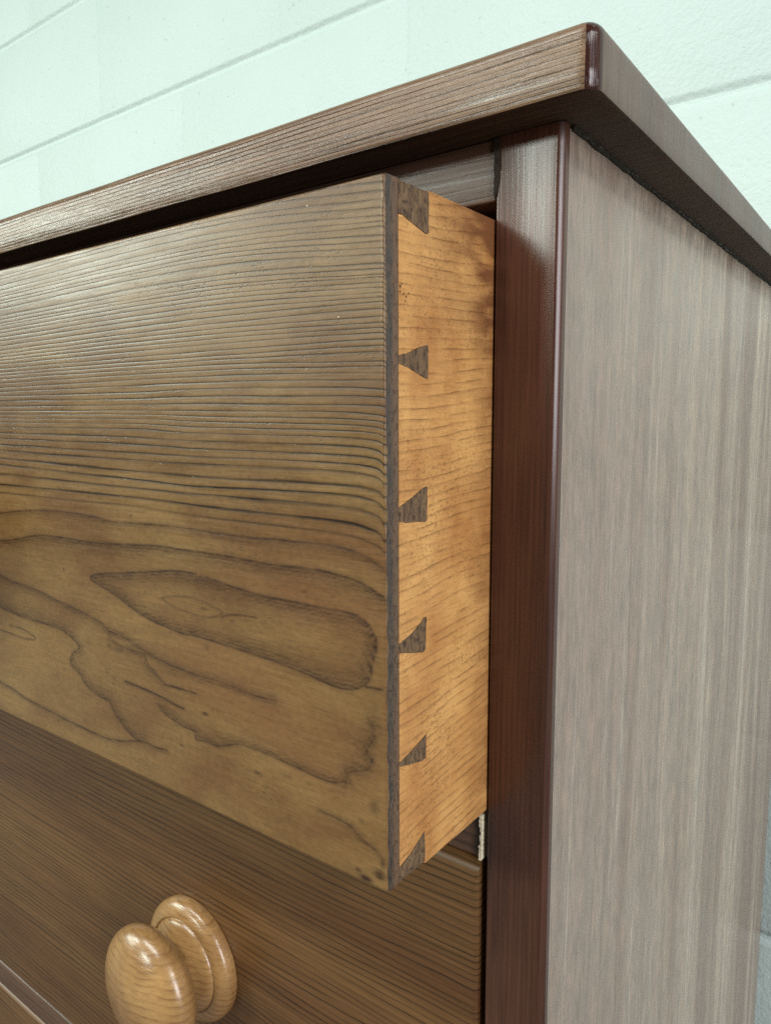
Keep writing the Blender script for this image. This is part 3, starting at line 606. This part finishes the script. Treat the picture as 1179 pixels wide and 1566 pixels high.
    for q in ((0, 3, 2, 1), (4, 5, 6, 7), (1, 2, 6, 5), (2, 3, 7, 6), (3, 0, 4, 7)): F.append(tuple(n1 + i for i in q)); MI.append(2)
    me = bpy.data.meshes.new('front'); me.from_pydata(V, [], F)
    pad = len(V) - nx * nz
    for nm, arr in (('ring', ring.ravel()), ('ring_weight', wgt.ravel()), ('figure', fig), ('tone', tone)):
        at = me.attributes.new(nm, 'FLOAT', 'POINT')
        at.data.foreach_set('value', np.concatenate([arr, np.zeros(pad)]).astype(np.float32))
    for m_ in (M['front'], M['end'], M['inner']): me.materials.append(m_)
    me.polygons.foreach_set('material_index', MI); me.polygons.foreach_set('use_smooth', [True] * len(F))
    bm = bmesh.new(); bm.from_mesh(me); bmesh.ops.recalc_face_normals(bm, faces=bm.faces[:]); bm.to_mesh(me); bm.free()
    me.set_sharp_from_angle(angle=math.radians(50))
    me.update(); shift(me, d1)
    return link('front', me, None, d1)
TONES = [(-45, -117, 40, 9, 1.0, -0.12), (-35, -100, 30, 6, 0.5, -0.1), (-70, -158, 45, 10, 0.9, -0.25), (-95, -140, 40, 8, 0.6, -0.25), (-60, -166, 30, 7, 0.8, -0.2)]
front = build_front()
for x, z, r in ((-39.2, -35.1, .26), (-50.2, -3.9, .26)):
    bm = bmesh.new(); bmesh.ops.create_icosphere(bm, subdivisions=2, radius=1.0, matrix=Matrix.Translation((x * 1e-3, YF, z * 1e-3)) @ Matrix.Diagonal((r * 1e-3, 0.00012, r * 0.8e-3, 1)))
    from_bm('paint_fleck', bm, M['chip'], front)
PINS = [
 [(-52.2, -0.3), (-37.5, -0.3), (-37.5, -11.2), (-39.0, -11.7), (-41.0, -11.1), (-43.0, -10.7), (-46.0, -9.9), (-48.5, -9.3), (-50.0, -8.8), (-52.2, -8.9)],
 [(-52.2, -45.8), (-48.0, -45.1), (-42.0, -43.0), (-37.6, -42.1), (-37.5, -46.0), (-37.6, -51.7), (-40.0, -51.2), (-48.0, -48.7), (-52.2, -48.1)],
 [(-52.2, -87.4), (-45.0, -85.1), (-40.2, -83.0), (-37.8, -82.7), (-37.8, -88.0), (-37.9, -92.4), (-38.6, -93.0), (-43.0, -92.4), (-48.0, -92.2), (-52.2, -91.4)],
 [(-52.2, -126.7), (-46.0, -125.3), (-41.0, -122.9), (-39.6, -121.8), (-38.0, -121.9), (-38.3, -127.0), (-38.4, -131.6), (-39.4, -132.3), (-46.0, -130.9), (-52.2, -129.3)],
 [(-52.2, -162.4), (-45.0, -160.9), (-40.0, -159.3), (-38.1, -158.7), (-38.0, -162.0), (-38.2, -166.3), (-41.0, -166.2), (-47.0, -164.9), (-52.2, -163.5)],
 [(-52.2, -195.4), (-46.0, -193.4), (-41.0, -191.2), (-38.9, -190.0), (-38.6, -194.0), (-38.6, -199.8), (-52.2, -199.8)]]
for i, pp in enumerate(PINS):
    bm = bmesh.new(); x1 = XR + 0.00012 - (0.00006 if i in (2, 3) else 0); x0 = XR - 0.011
    rp = random.Random(40 + i); q_ = []
    for a_, b_ in zip(pp, pp[1:] + pp[:1]):
        L = math.hypot(b_[0] - a_[0], b_[1] - a_[1]); k_ = max(1, int(L / 0.9))
        q_ += [(a_[0] + (b_[0] - a_[0]) * s_ / k_ + (rp.uniform(-.13, .13) if s_ else 0), a_[1] + (b_[1] - a_[1]) * s_ / k_ + (rp.uniform(-.16, .16) if s_ else 0)) for s_ in range(k_)]
    pp = [(max(-52.25, y_), min(-0.25, max(-199.85, z_))) for y_, z_ in q_]
    a = [bm.verts.new((x1, p[0] * 1e-3, p[1] * 1e-3)) for p in pp]; b = [bm.verts.new((x0, p[0] * 1e-3, p[1] * 1e-3)) for p in pp]
    bm.faces.new(a); bm.faces.new(b[::-1])
    for j in range(len(pp)): bm.faces.new((a[j], b[j], b[(j + 1) % len(pp)], a[(j + 1) % len(pp)]))
    from_bm('dovetail_pin', bm, M['pin'], front, smooth=False)
def drawer_side(pins):
    # side board whose front edge is cut into tails between the pins (mm outline in y, z)
    g = 0.12
    o = [(400, 0.2), (400, -200.8)]
    up = []
    for k in range(len(pins) - 1, -1, -1):
        up.append(pins[k])
    # bottom half pin: along its right edge upward, then along its slope to the lap
    p5 = pins[5]; o += [(-38.6 + g, -200.8), (-38.6 + g, -194.0), (-38.9 + g, -190.0 + 2 * g), (-41.0, -191.2 + g), (-46.0, -193.4 + g), (-51.9, -195.2 + g)]
    for k in (4, 3, 2, 1):
        p = pins[k]; n = len(p)
        j = max(range(n), key=lambda i: p[i][0] - 0.001 * p[i][1])     # a corner on the far edge
        lowp = [q for q in p]                                            # walk bottom side: from neck low to far low, up, back to neck high
        seq = lowp[::-1]                                                 # neck low ... far low ... far high ... neck high
        cy = sum(q[0] for q in p) / n; cz = sum(q[1] for q in p) / n
        for q in seq:
            dy, dz = q[0] - cy, q[1] - cz; L = math.hypot(dy, dz)
            o.append((max(-51.9, q[0] + g * dy / L) if q[0] > -52.1 else -51.9, q[1] + g * dz / L))
    p0 = pins[0]
    o += [(-51.9, p0[9][1] - g)] + [(q[0], q[1] - g) for q in p0[8:3:-1]] + [(-39.0 + g, p0[3][1] - g), (-37.5 + g, -11.2), (-37.5 + g, 0.2)]
    return o
def side_board(x0, x1):
    o = drawer_side(PINS); bm = bmesh.new()
    a = [bm.verts.new((x1, p[0] * 1e-3, p[1] * 1e-3)) for p in o]; b = [bm.verts.new((x0, p[0] * 1e-3, p[1] * 1e-3)) for p in o]
    for q in tessellate_polygon([[Vector((p[0], p[1], 0)) for p in o]]):
        bm.faces.new([a[k] for k in q]); bm.faces.new([b[k] for k in q[::-1]])
    for j in range(len(o)): bm.faces.new((a[j], b[j], b[(j + 1) % len(o)], a[(j + 1) % len(o)]))
    return from_bm('side', bm, M['side'], d1, smooth=False)
side_ = side_board(XR - 0.0115, XR)
side_board(DXL, DXL + 0.0115)
# small dark holes and nicks in the raw side, near the lap
for y, z, r in ((-51.2, -27.6, .42), (-49.6, -29.4, .26), (-48.4, -30.0, .30), (-48.8, -31.2, .24), (-47.2, -28.9, .22), (-50.4, -26.8, .22), (-49.2, -32.0, .18), (-51.3, -29.0, .3)):
    bm = bmesh.new(); n = 9
    vs_ = [bm.verts.new((XR + 0.00006, (y + r * (0.8 + 0.35 * math.sin(i * 2.3)) * math.cos(2 * math.pi * i / n)) * 1e-3, (z + r * 1.3 * math.sin(2 * math.pi * i / n)) * 1e-3)) for i in range(n)]
    lo = [bm.verts.new((XR - 0.0006, v.co.y, v.co.z)) for v in vs_]
    bm.faces.new(vs_); bm.faces.new(lo[::-1])
    for i in range(n): bm.faces.new((vs_[i], lo[i], lo[(i + 1) % n], vs_[(i + 1) % n]))
    from_bm('worm_hole', bm, M['wax'], side_, smooth=False)
box('back', (DXL + 0.0117, XR - 0.0117), (0.386, 0.398), (-H + 0.012, -0.004), M['inner'], d1, 0.0005)
box('bottom', (DXL + 0.0119, XR - 0.0119), (-0.0378, 0.385), (-H + 0.008, -H + 0.0145), M['inner'], d1, 0)
knob(d1, -0.287, YF, -0.104)
knob(d1, XL + 0.287, YF, -0.104)

# ------------------------------------------------------------------ the closed drawers
def closed_drawer(z1, z0, label, x1=-0.0256):
    d = thing('drawer', (-0.5, 0.0, z0), label, 'drawer', 'drawers of the chest')
    bm = bm_box(XL - x1, x1, -0.0004, 0.021, z0, z1)
    e = [e for e in bm.edges if all(abs(v.co.z - z1) < 1e-6 and v.co.y < 0 for v in e.verts)]
    bmesh.ops.bevel(bm, geom=e, offset=0.0048, segments=6, profile=0.5, affect='EDGES')
    e = [e for e in bm.edges if all(v.co.y < 0.0001 for v in e.verts) and (all(abs(v.co.z - z0) < 1e-6 for v in e.verts) or (abs(e.verts[0].co.x - e.verts[1].co.x) < 1e-6))]
    bmesh.ops.bevel(bm, geom=e, offset=0.0019, segments=4, profile=0.5, affect='EDGES')
    from_bm('front', bm, M['lower'], d)
    for xa, xb in ((XL - x1 + 0.001, XL - x1 + 0.0125), (x1 - 0.0125, x1 - 0.001)):
        box('side', (xa, xb), (0.0212, 0.40), (z0 + 0.001, z1 - 0.004), M['side'], d, 0.0003)
    box('bottom', (XL - x1 + 0.0127, x1 - 0.0127), (0.0212, 0.40), (z0 + 0.006, z0 + 0.012), M['inner'], d, 0)
    return d
d2 = closed_drawer(-0.2218, -0.4416, 'closed brown drawer directly beneath the open one, a pale turned knob on its front')
knob(d2, -0.188, -0.0004, -0.3335)
knob(d2, XL + 0.189, -0.0004, -0.3345)
d3 = closed_drawer(-0.4624, -0.6925, 'brown drawer front just below the lower rail, only its top corner in view')
